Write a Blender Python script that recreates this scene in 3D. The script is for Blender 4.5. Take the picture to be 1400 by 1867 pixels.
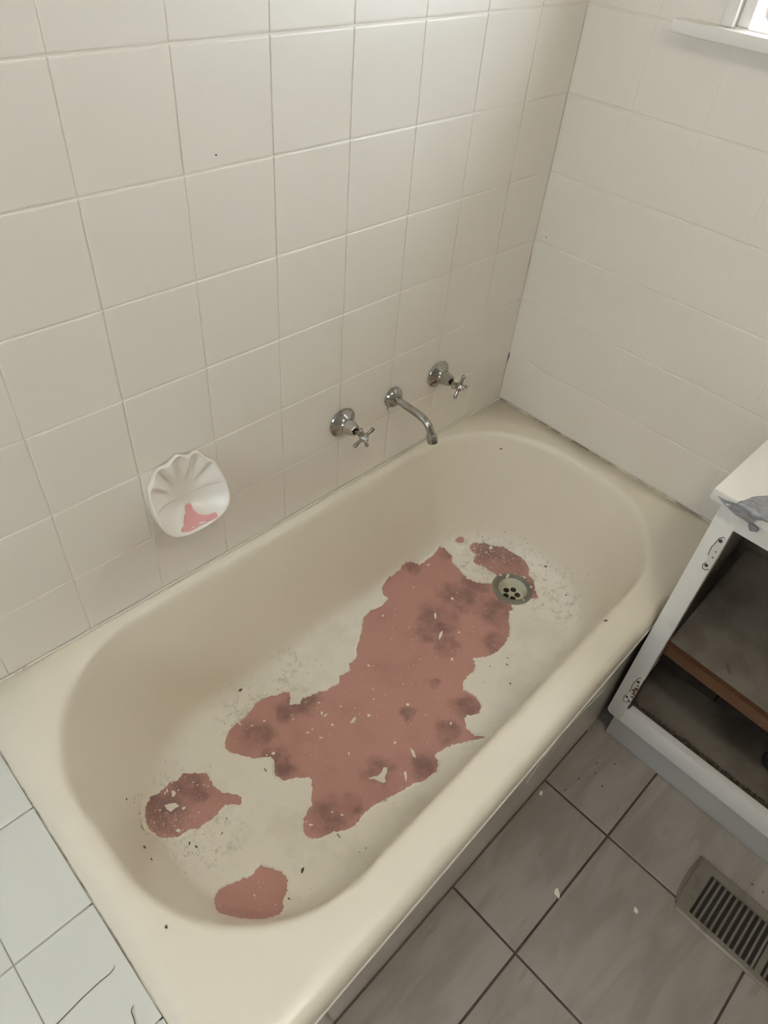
import bpy, bmesh, math, random
from mathutils import Vector, Matrix, geometry
from mathutils.bvhtree import BVHTree
random.seed(7)
for o in list(bpy.data.objects): bpy.data.objects.remove(o)
scn = bpy.context.scene
COL = scn.collection
# ------------------------------------------------------------------ camera
cam = bpy.data.cameras.new('camera'); cam_o = bpy.data.objects.new('camera', cam); COL.objects.link(cam_o)
cam.sensor_fit = 'HORIZONTAL'; cam.sensor_width = 36.0; cam.lens = 36.0*1284.55/1400
cam.clip_start = 0.02
_r = [[0.7159, -0.6942, 0.0746], [-0.4443, -0.5354, -0.7183], [0.5385, 0.4811, -0.6917]]
cam_o.matrix_world = Matrix(((_r[0][0], -_r[1][0], -_r[2][0], -1.4309),
                             (_r[0][1], -_r[1][1], -_r[2][1], -0.8947),
                             (_r[0][2], -_r[1][2], -_r[2][2], 1.5520), (0, 0, 0, 1)))
scn.camera = cam_o
# ------------------------------------------------------------------ world and light
vs = scn.view_settings
vs.view_transform = 'Standard'; vs.look = 'None'; vs.gamma = 1.0; vs.use_curve_mapping = False
vs.exposure = 0.05
wd = bpy.data.worlds.new('sky'); scn.world = wd; wd.use_nodes = True
bg = wd.node_tree.nodes['Background']; bg.inputs[0].default_value = (0.77, 0.88, 1.0, 1); bg.inputs[1].default_value = 31.0
def area(name, loc, rot, sx, sy, power, col, portal=False):
    l = bpy.data.lights.new(name, 'AREA'); l.shape = 'RECTANGLE'; l.size = sx; l.size_y = sy
    l.energy = power; l.color = col
    if portal: l.cycles.is_portal = True
    o = bpy.data.objects.new(name, l); COL.objects.link(o); o.location = loc; o.rotation_euler = rot
    return o
WY0, WY1, WZ0, WZ1 = -1.30, -0.296, 1.362, 1.60     # window opening in wall_right
ROOM_L, ROOM_F, ROOM_H = -3.2, -2.3, 2.42
VY_0, VY_1, VZ_0, VZ_1 = -1.06, -.38, 1.25, 1.95     # unseen second window added to wall_left for fill daylight
area('window_portal', (0.13, (WY0+WY1)/2, (WZ0+WZ1)/2), (0, math.pi/2, 0), WZ1-WZ0, WY1-WY0, 1, (1, 1, 1), True)
area('window_portal', (ROOM_L-.13, (VY_0+VY_1)/2, (VZ_0+VZ_1)/2), (0, -math.pi/2, 0), VZ_1-VZ_0, VY_1-VY_0, 1, (1, 1, 1), True)
FILL_LAMP_XY = (-1.15, -1.25); FILL_LAMP_GLOW = 36.0       # unseen ceiling lamp added as fill light, built below with the room

# ------------------------------------------------------------------ helpers
def mat(name, col, rough=0.4, metal=0.0, spec=0.5, build=None):
    m = bpy.data.materials.new(name); m.use_nodes = True
    nt = m.node_tree; b = nt.nodes['Principled BSDF']
    b.inputs['Base Color'].default_value = (*col, 1); b.inputs['Roughness'].default_value = rough
    b.inputs['Metallic'].default_value = metal; b.inputs['Specular IOR Level'].default_value = spec
    if build: build(nt, b)
    return m
class NB:
    def __init__(s, nt, b): s.nt = nt; s.b = b
    def n(s, t, **k):
        x = s.nt.nodes.new(t)
        for a, v in k.items(): setattr(x, a, v)
        return x
    def l(s, a, b): s.nt.links.new(a, b)
    def coord(s, kind='Object', scale=None, rot=None):
        c = s.n('ShaderNodeTexCoord').outputs[kind]
        if kind == 'Pos': pass
        if scale or rot:
            m = s.n('ShaderNodeMapping'); s.l(c, m.inputs[0])
            if scale: m.inputs['Scale'].default_value = scale
            if rot: m.inputs['Rotation'].default_value = rot
            return m.outputs[0]
        return c
    def pos(s, scale=None, rot=None):
        c = s.n('ShaderNodeNewGeometry').outputs['Position']
        if scale or rot:
            m = s.n('ShaderNodeMapping'); s.l(c, m.inputs[0])
            if scale: m.inputs['Scale'].default_value = scale
            if rot: m.inputs['Rotation'].default_value = rot
            return m.outputs[0]
        return c
    def noise(s, vec, scale, detail=4, rough=.55, dist=0):
        x = s.n('ShaderNodeTexNoise'); s.l(vec, x.inputs['Vector']); x.inputs['Scale'].default_value = scale
        x.inputs['Detail'].default_value = detail; x.inputs['Roughness'].default_value = rough; x.inputs['Distortion'].default_value = dist
        return x.outputs['Fac']
    def ramp(s, fac, stops):
        r = s.n('ShaderNodeValToRGB'); s.l(fac, r.inputs[0]); e = r.color_ramp.elements
        while len(e) < len(stops): e.new(.5)
        for i, (p, c) in enumerate(stops): e[i].position = p; e[i].color = (*c, 1) if len(c) == 3 else c
        return r.outputs[0]
    def step(s, fac, a, b):
        r = s.n('ShaderNodeMapRange'); s.l(fac, r.inputs[0]); r.inputs[1].default_value = a; r.inputs[2].default_value = b
        r.interpolation_type = 'SMOOTHSTEP'
        return r.outputs[0]
    def mix(s, f, a, b):
        x = s.n('ShaderNodeMix', data_type='RGBA')
        for i, v in ((0, f), (6, a), (7, b)):
            if hasattr(v, 'is_output'): s.l(v, x.inputs[i])
            elif i == 0: x.inputs[0].default_value = v
            else: x.inputs[i].default_value = (*v, 1)
        return x.outputs[2]
    def math(s, op, a, b=0.0):
        x = s.n('ShaderNodeMath', operation=op)
        for i, v in ((0, a), (1, b)):
            if hasattr(v, 'is_output'): s.l(v, x.inputs[i])
            else: x.inputs[i].default_value = v
        return x.outputs[0]
    def z(s):
        x = s.n('ShaderNodeSeparateXYZ'); s.l(s.pos(), x.inputs[0]); return x.outputs[2]
    def color(s, c): s.l(c, s.b.inputs['Base Color'])
    def rough(s, c): s.l(c, s.b.inputs['Roughness'])
    def bump(s, h, strength, dist=0.001):
        x = s.n('ShaderNodeBump'); s.l(h, x.inputs['Height']); x.inputs['Strength'].default_value = strength
        x.inputs['Distance'].default_value = dist; s.l(x.outputs[0], s.b.inputs['Normal'])
    def blobs(s, pts):
        """soft stain spots: (x, y, radius) in scene metres on a horizontal surface"""
        tot = None
        p = s.pos(); xy = s.n('ShaderNodeVectorMath', operation='MULTIPLY'); s.l(p, xy.inputs[0]); xy.inputs[1].default_value = (1, 1, 0)
        nz = s.n('ShaderNodeTexNoise'); s.l(p, nz.inputs['Vector']); nz.inputs['Scale'].default_value = 30; nz.inputs['Detail'].default_value = 3
        w = s.n('ShaderNodeVectorMath', operation='MULTIPLY_ADD'); s.l(nz.outputs['Color'], w.inputs[0]); w.inputs[1].default_value = (.05, .05, 0); s.l(xy.outputs[0], w.inputs[2])
        for (x, y, r) in pts:
            d = s.n('ShaderNodeVectorMath', operation='DISTANCE'); s.l(w.outputs[0], d.inputs[0]); d.inputs[1].default_value = (x+.025, y+.025, 0)
            f = s.step(d.outputs['Value'], r, r*.35)
            tot = f if tot is None else s.math('MAXIMUM', tot, f)
        return tot
def mesh(name, v, f, m=None, parent=None, smooth=False, link=True):
    me = bpy.data.meshes.new(name); me.from_pydata([tuple(p) for p in v], [], f); me.update()
    bm = bmesh.new(); bm.from_mesh(me); bmesh.ops.recalc_face_normals(bm, faces=bm.faces); bm.to_mesh(me); bm.free()
    if smooth: me.shade_smooth()
    return wrap(name, me, m, parent)
def wrap(name, me, m=None, parent=None):
    if m and not me.materials: me.materials.append(m)
    o = bpy.data.objects.new(name, me); COL.objects.link(o)
    if parent: o.parent = parent
    return o
def frombm(name, bm, m=None, parent=None, smooth=False):
    me = bpy.data.meshes.new(name); bmesh.ops.recalc_face_normals(bm, faces=bm.faces); bm.to_mesh(me); bm.free()
    if smooth: me.shade_smooth()
    return wrap(name, me, m, parent)
def autosmooth(o, ang=35):
    me = o.data; me.shade_smooth()
    bm = bmesh.new(); bm.from_mesh(me)
    for e in bm.edges:
        if len(e.link_faces) == 2 and e.calc_face_angle() > math.radians(ang): e.smooth = False
    bm.to_mesh(me); bm.free()
    return o
def box(name, a, b, m=None, parent=None, bev=0.0, seg=2):
    bm = bmesh.new(); bmesh.ops.create_cube(bm, size=1)
    for v in bm.verts:
        v.co = Vector([(a[i]+b[i])/2 + v.co[i]*(b[i]-a[i]) for i in range(3)])
    if bev: bmesh.ops.bevel(bm, geom=list(bm.edges), offset=bev, segments=seg, profile=.6, affect='EDGES')
    o = frombm(name, bm, m, parent)
    if bev: autosmooth(o, 50)
    return o
def empty(name, loc=(0, 0, 0)):
    o = bpy.data.objects.new(name, None); COL.objects.link(o); o.location = loc; o.empty_display_size = .05
    return o
def tag(o, label=None, cat=None, group=None, kind=None):
    if label: o['label'] = label
    if cat: o['category'] = cat
    if group: o['group'] = group
    if kind: o['kind'] = kind
    return o
def under(parent, *objs):
    for o in objs:
        o.parent = parent; o.matrix_parent_inverse = Matrix.Translation(-Vector(parent.location))
def lathe(name, prof, origin, axis, m, parent=None, n=40, ang=40, mod=None, caps=True):
    """prof: list of (distance along axis, radius)"""
    ax = Vector(axis).normalized(); t = Vector((0, 0, 1)) if abs(ax.z) < .9 else Vector((1, 0, 0))
    e1 = ax.cross(t).normalized(); e2 = ax.cross(e1)
    v, f = [], []
    for (d, r) in prof:
        for k in range(n):
            a = 2*math.pi*k/n; rr = r*(mod(d, a) if mod else 1)
            v.append(Vector(origin)+ax*d+(e1*math.cos(a)+e2*math.sin(a))*rr)
    for i in range(len(prof)-1):
        for k in range(n):
            f.append((i*n+k, i*n+(k+1) % n, (i+1)*n+(k+1) % n, (i+1)*n+k))
    if caps: f.append(tuple(range(n))[::-1]); f.append(tuple((len(prof)-1)*n+k for k in range(n)))
    o = mesh(name, v, f, m, None); autosmooth(o, ang)
    if parent: under(parent, o)
    return o
def tube(name, pts, rad, m, parent=None, n=12, closed_caps=True):
    pts = [Vector(p) for p in pts]; R = rad if isinstance(rad, (list, tuple)) else [rad]*len(pts)
    v, f = [], []; prev = None
    for i, p in enumerate(pts):
        t = (pts[min(i+1, len(pts)-1)]-pts[max(i-1, 0)]).normalized()
        if prev is None: e1 = t.orthogonal().normalized()
        else: e1 = (prev - t*prev.dot(t)).normalized()
        prev = e1; e2 = t.cross(e1)
        for k in range(n):
            a = 2*math.pi*k/n; v.append(p+(e1*math.cos(a)+e2*math.sin(a))*R[i])
    for i in range(len(pts)-1):
        for k in range(n): f.append((i*n+k, i*n+(k+1) % n, (i+1)*n+(k+1) % n, (i+1)*n+k))
    if closed_caps: f.append(tuple(range(n))[::-1]); f.append(tuple((len(pts)-1)*n+k for k in range(n)))
    o = mesh(name, v, f, m); autosmooth(o, 50)
    if parent: under(parent, o)
    return o
def bez(p0, p1, p2, p3, n=12):
    p0, p1, p2, p3 = map(Vector, (p0, p1, p2, p3))
    return [p0*(1-t)**3+p1*3*t*(1-t)**2+p2*3*t*t*(1-t)+p3*t**3 for t in [i/n for i in range(n+1)]]
def prism(name, pts2, z0, z1, m=None, parent=None, axes=(0, 1, 2), bev=0):
    """extrude a 2D polygon; axes = (u axis, v axis, extrude axis)"""
    n = len(pts2); v = []
    for z in (z0, z1):
        for (a, b) in pts2:
            c = [0, 0, 0]; c[axes[0]] = a; c[axes[1]] = b; c[axes[2]] = z; v.append(c)
    f = [tuple(range(n)), tuple(range(n, 2*n))]+[(i, (i+1) % n, n+(i+1) % n, n+i) for i in range(n)]
    bm = bmesh.new(); vv = [bm.verts.new(p) for p in v]
    for q in f: bm.faces.new([vv[i] for i in q])
    if bev: bmesh.ops.bevel(bm, geom=list(bm.edges), offset=bev, segments=2, profile=.6, affect='EDGES')
    o = frombm(name, bm, m, parent)
    if bev: autosmooth(o, 50)
    return o

# ------------------------------------------------------------------ materials
def b_wall(nt, b):
    s = NB(nt, b); p = s.pos()
    s.color(s.mix(s.noise(p, 3.0, 3), (.79, .735, .635), (.83, .775, .675)))
    s.bump(s.noise(p, 55, 3), .05, .002)
    b.inputs['Coat Weight'].default_value = 1.0; b.inputs['Coat Roughness'].default_value = .36
M_wall = mat('painted_wall_tile', (.82, .755, .635), .40, spec=1.0, build=b_wall)
M_plaster = mat('wall_plaster', (.52, .49, .43), .7)
M_hall = mat('dim_door_paint', (.45, .42, .37), .6)
M_ceiling = mat('ceiling_paint', (.70, .67, .61), .8)
def b_tub(nt, b):
    s = NB(nt, b); p = s.pos()
    low = s.step(s.z(), .17, .125)
    base = s.mix(low, s.mix(s.noise(p, 4, 3), (.77, .695, .555), (.81, .74, .60)), (.87, .82, .70))  # basin floor paint lightened to stand in for window light from above
    big = s.step(s.noise(p, 7, 5, .62), .47, .66)
    fine = s.step(s.noise(p, 60, 6, .7), .50, .66)
    d1 = s.math('MULTIPLY', s.math('MULTIPLY', big, low), .40)
    c = s.mix(d1, base, (.66, .615, .49))
    spots = s.blobs([(-.24, -.20, .13), (-.14, -.30, .13), (-.16, -.43, .15), (-1.26, -.22, .13), (-1.22, -.33, .10), (-.99, -.17, .10), (-.85, -.15, .08)])
    f2 = s.math('MULTIPLY', s.math('MULTIPLY', spots, fine), s.math('MULTIPLY', s.step(s.z(), .19, .13), .55))
    c = s.mix(f2, c, (.42, .39, .30))
    s.color(c)
    s.rough(s.math('ADD', .30, s.math('MULTIPLY', low, .25)))
    s.bump(s.noise(p, 40, 4), .06, .002)
M_tub = mat('cream_bath_paint', (.82, .76, .63), .32, build=b_tub)
def b_pink(nt, b):
    s = NB(nt, b); p = s.pos()
    base = s.mix(s.noise(p, 5, 4), (.425, .212, .162), (.485, .257, .212))
    st = s.blobs([(-.472,-.266,.074),(-.519,-.271,.049),(-.516,-.335,.045),(-.37,-.262,.068),(-.332,-.336,.077),(-.418,-.415,.049),(-.407,-.11,.031),(-.296,-.126,.028),(-.18,-.259,.081),(-.194,-.199,.063),(-.202,-.347,.053),(-.899,-.221,.042),(-.935,-.217,.033),(-.868,-.229,.033),(-1.013,-.22,.047),(-1.016,-.282,.035),(-1.017,-.317,.035),(-.614,-.483,.049),(-.694,-.495,.045),(-.789,-.524,.046),(-.872,-.456,.046),(-1.015,-.461,.053),(-.967,-.474,.031),(-1.254,-.24,.064),(-1.185,-.216,.052),(-1.251,-.207,.04),(-1.177,-.254,.029),(-.39,-.23,.051),(-.295,-.246,.061),(-.621,-.385,.023),(-.723,-.402,.027)])
    n = s.step(s.noise(p, 22, 5, .6), .35, .62)
    s.color(s.mix(s.math('MULTIPLY', s.math('MULTIPLY', st, s.math('ADD', .35, s.math('MULTIPLY', n, .65))), .85), s.mix(s.math('MULTIPLY', s.step(s.noise(p, 11, 4, .6), .5, .7), .35), base, (.33, .16, .125)), (.185, .095, .075)))
    s.rough(s.math('ADD', .45, s.math('MULTIPLY', st, .2)))
M_pink = mat('pink_enamel', (.50, .26, .21), .5, build=b_pink)
M_pinkdish = mat('pink_ceramic', (.60, .29, .27), .35)
M_flake = mat('paint_flake', (.80, .745, .63), .5)
M_crumb = mat('brown_crumb', (.10, .075, .05), .8)
def b_chrome(nt, b):
    s = NB(nt, b); p = s.pos()
    s.color(s.mix(s.step(s.noise(p, 60, 4), .45, .75), (.40, .39, .36), (.28, .26, .23)))
M_chrome = mat('worn_chrome', (.50, .49, .46), .16, metal=1.0, build=b_chrome)
M_dark = mat('dark_gap', (.02, .016, .012), .8)
def b_floor(nt, b):
    s = NB(nt, b)
    oi = s.n('ShaderNodeObjectInfo'); sep = s.n('ShaderNodeCombineXYZ'); s.l(oi.outputs['Random'], sep.inputs[2])
    m = s.n('ShaderNodeVectorMath', operation='MULTIPLY_ADD'); s.l(sep.outputs[0], m.inputs[0]); m.inputs[1].default_value = (1, 1, 9)
    s.l(s.coord('Object', scale=(3.2, 13, 1), rot=(0, 0, 0.75)), m.inputs[2])
    st = s.noise(m.outputs[0], 1.3, 6, .55, .6)
    c = s.mix(s.step(st, .36, .62), (.265, .225, .185), (.32, .28, .24))
    dark = s.step(s.noise(m.outputs[0], 2.6, 3, .5, .4), .66, .74)
    s.color(s.mix(s.math('MULTIPLY', dark, .28), c, (.15, .12, .09)))
    s.bump(s.noise(s.pos(), 260, 2), .05, .0006)
M_floor = mat('marbled_floor_tile', (.40, .37, .34), .22, build=b_floor)
M_grout = mat('dark_grout', (.055, .04, .03), .9)
M_grout2 = mat('grey_grout', (.42, .41, .36), .9)
def b_ledge(nt, b):
    s = NB(nt, b); p = s.pos()
    s.color(s.mix(s.noise(p, 8, 4), (.665, .665, .595), (.72, .715, .645)))
M_ledge = mat('white_ledge_tile', (.78, .78, .71), .3, build=b_ledge)
def b_cab(nt, b):
    s = NB(nt, b); p = s.pos()
    s.color(s.mix(s.step(s.noise(p, 14, 5), .6, .8), (.77, .74, .675), (.69, .655, .58)))
    s.bump(s.noise(p, 90, 2), .04, .001)
M_cab = mat('white_cabinet_paint', (.66, .645, .60), .38, build=b_cab)
M_kick = mat('grey_white_kickboard', (.44, .42, .37), .5)
M_top = mat('white_laminate', (.90, .865, .80), .35)
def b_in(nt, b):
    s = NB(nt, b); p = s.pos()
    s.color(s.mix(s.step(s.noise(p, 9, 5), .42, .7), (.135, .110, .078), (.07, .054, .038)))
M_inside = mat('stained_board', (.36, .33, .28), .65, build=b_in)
M_side_lit = mat('lit_side_board', (.42, .37, .31), .6)  # side board colour brightened in place of light missing inside the cabinet
def b_wood(nt, b):
    s = NB(nt, b)
    n = s.noise(s.pos(scale=(30, 2.2, 30)), 3, 5, .6, .3)
    s.color(s.mix(n, (.055, .021, .006), (.10, .040, .012)))
M_wood = mat('raw_timber', (.40, .18, .07), .6, build=b_wood)
def b_chip(nt, b):
    s = NB(nt, b); n = s.noise(s.pos(), 130, 5, .7)
    s.color(s.mix(s.step(n, .4, .65), (.025, .018, .012), (.10, .072, .05)))
    s.bump(n, .8, .003)
M_chip = mat('swollen_chipboard', (.07, .05, .035), .9, build=b_chip)
def b_tape(nt, b):
    s = NB(nt, b); p = s.pos()
    s.color(s.mix(s.noise(p, 30, 4), (.19, .187, .19), (.36, .355, .36)))
    s.bump(s.noise(p, 45, 3), .6, .004)
M_tape = mat('silver_tape', (.45, .445, .45), .3, metal=.35, build=b_tape)
M_rust = mat('rust_stain', (.16, .055, .03), .9)
def b_vent(nt, b):
    s = NB(nt, b); p = s.pos()
    s.color(s.mix(s.step(s.noise(p, 24, 5), .5, .75), (.205, .178, .135), (.14, .115, .082)))
M_vent = mat('khaki_metal', (.22, .20, .155), .42, metal=.3, build=b_vent)
M_sill = mat('white_gloss_paint', (.84, .80, .74), .3)
def b_glass(nt, b):
    b.inputs['Transmission Weight'].default_value = 1.0; b.inputs['IOR'].default_value = 1.02
M_glass = mat('window_glass', (1, 1, 1), 0.0, build=b_glass)
M_caulk = mat('old_sealant', (.70, .64, .53), .6)
M_fill_lamp = mat('fill_lamp_glass', (.9, .88, .84), .4)

# ------------------------------------------------------------------ room shell
T = .152; ZA = 1.35; X0 = -1.211; RIM = .446
wall_back = tag(box('wall_back', (ROOM_L-.1, .0, 0), (0.1, .1, ROOM_H), M_wall), kind='structure')
def holed_wall(name, x0, x1, hy0, hy1, hz0, hz1, ya, yb, m):
    v = []; f = []
    def q(a, b):
        i = len(v); bb = [(a[0] if k & 1 else b[0], a[1] if k & 2 else b[1], a[2] if k & 4 else b[2]) for k in range(8)]
        v.extend(bb); f.extend([tuple(i+j for j in t) for t in ((0, 1, 3, 2), (4, 6, 7, 5), (0, 4, 5, 1), (2, 3, 7, 6), (0, 2, 6, 4), (1, 5, 7, 3))])
    q((x0, ya, 0), (x1, yb, hz0)); q((x0, ya, hz1), (x1, yb, ROOM_H)); q((x0, ya, hz0), (x1, hy0, hz1)); q((x0, hy1, hz0), (x1, yb, hz1))
    return mesh(name, v, f, m)
wall_right = tag(holed_wall('wall_right', .0, .12, WY0, WY1, WZ0, WZ1, ROOM_F, 0.0, M_wall), kind='structure')
tag(holed_wall('wall_left', ROOM_L-.12, ROOM_L, VY_0, VY_1, VZ_0, VZ_1, ROOM_F, 0.0, M_plaster), kind='structure')
tag(box('wall_front', (ROOM_L-.1, ROOM_F-.1, 0), (.12, ROOM_F, ROOM_H), M_hall), kind='structure')
tag(box('ceiling', (ROOM_L-.1, ROOM_F-.1, ROOM_H), (.12, .1, ROOM_H+.08), M_ceiling), kind='structure')
floor = tag(box('floor', (ROOM_L-.1, ROOM_F-.1, -.08), (.12, .1, -.0012), M_grout), kind='structure')

def tile_mesh(name, w, h, d, bw, bh, m):
    """tile facing +z centred at origin, edges eased by bw (left/right) and bh (top/bottom)"""
    v, f = [], []
    rings = [(0, 0, -d), (0, 0, -.0008), (bw*.35, bh*.35, -.00025), (bw, bh, 0)]
    for (a, b, z) in rings: v += [(-w/2+a, -h/2+b, z), (w/2-a, -h/2+b, z), (w/2-a, h/2-b, z), (-w/2+a, h/2-b, z)]
    for i in range(3):
        for k in range(4): f.append((i*4+k, i*4+(k+1) % 4, i*4+4+(k+1) % 4, i*4+4+k))
    f.append((12, 13, 14, 15))
    me = bpy.data.meshes.new(name); me.from_pydata(v, [], f); me.update(); me.materials.append(m)
    return me
_tc = {}
def wall_tile(parent, c, w, h, face, m, gw=.0016, gh=.0024, bw=.0018, bh=.0030, proud=.0015, jit=.0015):
    key = (round(w, 3), round(h, 3), gw, gh, bw, bh, m.name)
    if key not in _tc: _tc[key] = tile_mesh('tile', w-gw, h-gh, proud+.001, bw, bh, m)
    o = bpy.data.objects.new('tile', _tc[key]); COL.objects.link(o); o.parent = parent
    if face == 'y': R = Matrix(((1, 0, 0), (0, 0, -1), (0, 1, 0)))       # faces -y
    elif face == 'x': R = Matrix(((0, 0, -1), (-1, 0, 0), (0, 1, 0)))    # faces -x
    else: R = Matrix.Identity(3)
    R = R @ Matrix.Rotation(random.gauss(0, jit), 3, 'X') @ Matrix.Rotation(random.gauss(0, jit), 3, 'Y')
    o.matrix_world = Matrix.Translation(c) @ R.to_4x4()
    return o
for k in range(-5, 6):                       # back wall, row lines at ZA - k*T
    zt = ZA-k*T; zb = max(zt-T, RIM+.001)
    for c in range(-5, 8):
        xa = X0+c*T; xb = min(xa+T, -.0015)
        if c == 1 and k == 4: continue       # the soap dish takes this place
        if xa < -2.0: continue
        wall_tile(wall_back, ((xa+xb)/2, -.0015, (zt+zb)/2), xb-xa, zt-zb, 'y', M_wall)
for k in range(-5, 9):                       # right wall
    zt = ZA-k*T; zb = zt-T
    for c in range(0, 10):
        ya = -c*T-.0015 if c == 0 else -c*T; yb = -(c+1)*T
        zb2 = zb
        if c < 5 and zb < RIM+.001: zb2 = RIM+.001
        if zt-zb2 < .02: continue
        if k < 0 and yb < WY1 and ya > WY0:
            if ya > WY1+.02: yb = WY1+.016
            else: continue
        wall_tile(wall_right, (-.0015, (ya+yb)/2, (zt+zb2)/2), ya-yb, zt-zb2, 'x', M_wall, gw=.00006, bw=.0001, jit=0)
# floor tiles, pitch .331
FP = .331
for i in range(-7, 3):
    for j in range(-5, 1):
        xa, xb = -.889+i*FP, -.889+(i+1)*FP; ya, yb = -.872+j*FP, -.872+(j+1)*FP
        xa, xb = max(xa, ROOM_L), min(xb, 0); ya, yb = max(ya, ROOM_F), min(yb, -.60)
        if xb < -2.0 and j == 0: yb = -.60
        if xb-xa < .02 or yb-ya < .02: continue
        wall_tile(floor, ((xa+xb)/2, (ya+yb)/2, 0), xb-xa, yb-ya, 'z', M_floor, gw=.0046, gh=.0046, bw=.003, bh=.003, jit=.0006)

# ------------------------------------------------------------------ added ceiling lamp, out of view, for fill light
def b_glow(nt, b):
    b.inputs['Emission Color'].default_value = (1.0, .93, .83, 1); b.inputs['Emission Strength'].default_value = FILL_LAMP_GLOW
M_glow = mat('fill_lamp_glow', (.9, .88, .84), .4, build=b_glow)
M_fill_base = mat('fill_base_enamel', (.8, .8, .78), .4)
lamp = tag(empty('fill_ceiling_lamp', (*FILL_LAMP_XY, ROOM_H)), 'unseen round opal ceiling lamp added for fill light', 'lamp')
lathe('fill_lamp_base', [(0.0005, .165), (.018, .165), (.024, .158), (.024, .10)], (*FILL_LAMP_XY, ROOM_H), (0, 0, -1), M_fill_base, lamp, 40)
lathe('fill_lamp_shade', [(.0245, .150), (.045, .147), (.070, .128), (.088, .095), (.098, .055), (.101, .015)], (*FILL_LAMP_XY, ROOM_H), (0, 0, -1), M_glow, lamp, 40)

# ------------------------------------------------------------------ window
win = tag(empty('window_1', (0, (WY0+WY1)/2, WZ0)), 'white painted window above the bath, bright daylight outside', kind='structure')
FR = [('frame_jamb', (.0, WY1-.022, WZ0), (.118, WY1-.0005, WZ1)), ('frame_jamb', (.0, WY0+.0005, WZ0), (.118, WY0+.022, WZ1)),
      ('frame_head', (.0, WY0+.022, WZ1-.022), (.118, WY1-.022, WZ1)), ('sash_rail', (.055, WY0+.024, WZ0+.008), (.09, WY1-.024, WZ0+.034)),
      ('sash_rail', (.055, WY0+.024, WZ1-.045), (.09, WY1-.024, WZ1-.024)), ('sash_stile', (.055, WY1-.062, WZ0+.036), (.09, WY1-.024, WZ1-.047)),
      ('sash_stile', (.055, (WY0+WY1)/2-.02, WZ0+.036), (.09, (WY0+WY1)/2+.02, WZ1-.047)), ('sash_stile', (.055, WY0+.024, WZ0+.036), (.09, WY0+.062, WZ1-.047))]
for n, a, b in FR: under(win, box(n, a, b, M_sill, bev=.003))
for a, b in ((WY0+.06, (WY0+WY1)/2-.018), ((WY0+WY1)/2+.018, WY1-.06)):
    under(win, box('pane', (.072, a, WZ0+.03), (.076, b, WZ1-.043), M_glass))
under(win, box('architrave', (-.014, WY1+.0005, WZ0-.001), (-.0025, WY1+.022, WZ1+.02), M_sill, bev=.003))
fill_win = tag(empty('fill_window', (ROOM_L, (VY_0+VY_1)/2, VZ_0)), 'unseen white framed window added on the far left wall for fill light', kind='structure')
for n, a, b in [('frame_jamb', (ROOM_L-.1, VY_1-.03, VZ_0), (ROOM_L-.02, VY_1, VZ_1)), ('frame_jamb', (ROOM_L-.1, VY_0, VZ_0), (ROOM_L-.02, VY_0+.03, VZ_1)), ('frame_head', (ROOM_L-.1, VY_0+.03, VZ_1-.03), (ROOM_L-.02, VY_1-.03, VZ_1)), ('frame_foot', (ROOM_L-.1, VY_0+.03, VZ_0), (ROOM_L-.02, VY_1-.03, VZ_0+.03))]:
    under(fill_win, box(n, a, b, M_sill, bev=.003))
under(fill_win, box('pane', (ROOM_L-.062, VY_0+.03, VZ_0+.03), (ROOM_L-.058, VY_1-.03, VZ_1-.03), M_glass))
tag(box('trim_1', (-.034, WY0-.10, WZ0-.022), (.055, -.196, WZ0-.002), M_sill, bev=.003), 'white painted wooden window sill with a squared nose', kind='structure')

# ------------------------------------------------------------------ bathtub
def W(x): return .688+(-x)*.043          # bath width narrows slightly to the right
def rrect(x0, x1, y0, y1, r, nc=14, ns=12, p=2.0):
    r = min(r, (x1-x0)/2-.001, (y1-y0)/2-.001); out = []
    cs = [(x1-r, y1-r, 0), (x0+r, y1-r, 90), (x0+r, y0+r, 180), (x1-r, y0+r, 270)]
    for i, (cx, cy, a0) in enumerate(cs):
        for k in range(nc+1):
            a = math.radians(a0+90*k/nc); out.append(Vector((cx+r*math.cos(a), cy+r*math.sin(a))))
        nx, ny, na = cs[(i+1) % 4]; s = out[-1]; e = Vector((nx+r*math.cos(math.radians(na)), ny+r*math.sin(math.radians(na))))
        for k in range(1, ns): out.append(s.lerp(e, k/ns))
    return out
OUT = (-1.4328, -.0025, -.735, -.0025)
OPN = (-1.383, -.062, -.660, -.024)
FLR = (-1.285, -.125, -.590, -.105)
loops = []
def addloop(rect, r, z, e=0.0):
    x0, x1, y0, y1 = rect
    loops.append([Vector((p.x, p.y*W(p.x)/.735, z)) for p in rrect(x0-e, x1+e, y0-e, y1+e, r+e)])
for ins, z in ((.008, .404), (.001, .404), (0, .407), (0, .413), (.0010, .4240), (.0046, .4342), (.0110, .4408), (.019, .4440), (.030, .4448), (.036, .4461)):
    addloop((OUT[0], OUT[1], OUT[2]+ins, OUT[3]), .004, z)
addloop(OPN, .262, .4462, .012)
for e, z in ((.006, .4457), (.0008, .4434), (-.0035, .4380), (-.0068, .4295), (-.0095, .417)): addloop(OPN, .262, z, e)
def lerp4(t): return tuple(OPN[i]+(FLR[i]-OPN[i])*t for i in range(4))
for t, z in ((.20, .385), (.34, .335), (.48, .285), (.62, .235), (.74, .195), (.85, .165), (.94, .145), (1.03, .131), (1.14, .121), (1.28, .1145), (1.45, .1105)):
    addloop(lerp4(t), .262-.03*min(t, 1), z)
DR = Vector((-.236, -.325, .098))
last = loops[-1]; NL = len(last)
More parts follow.
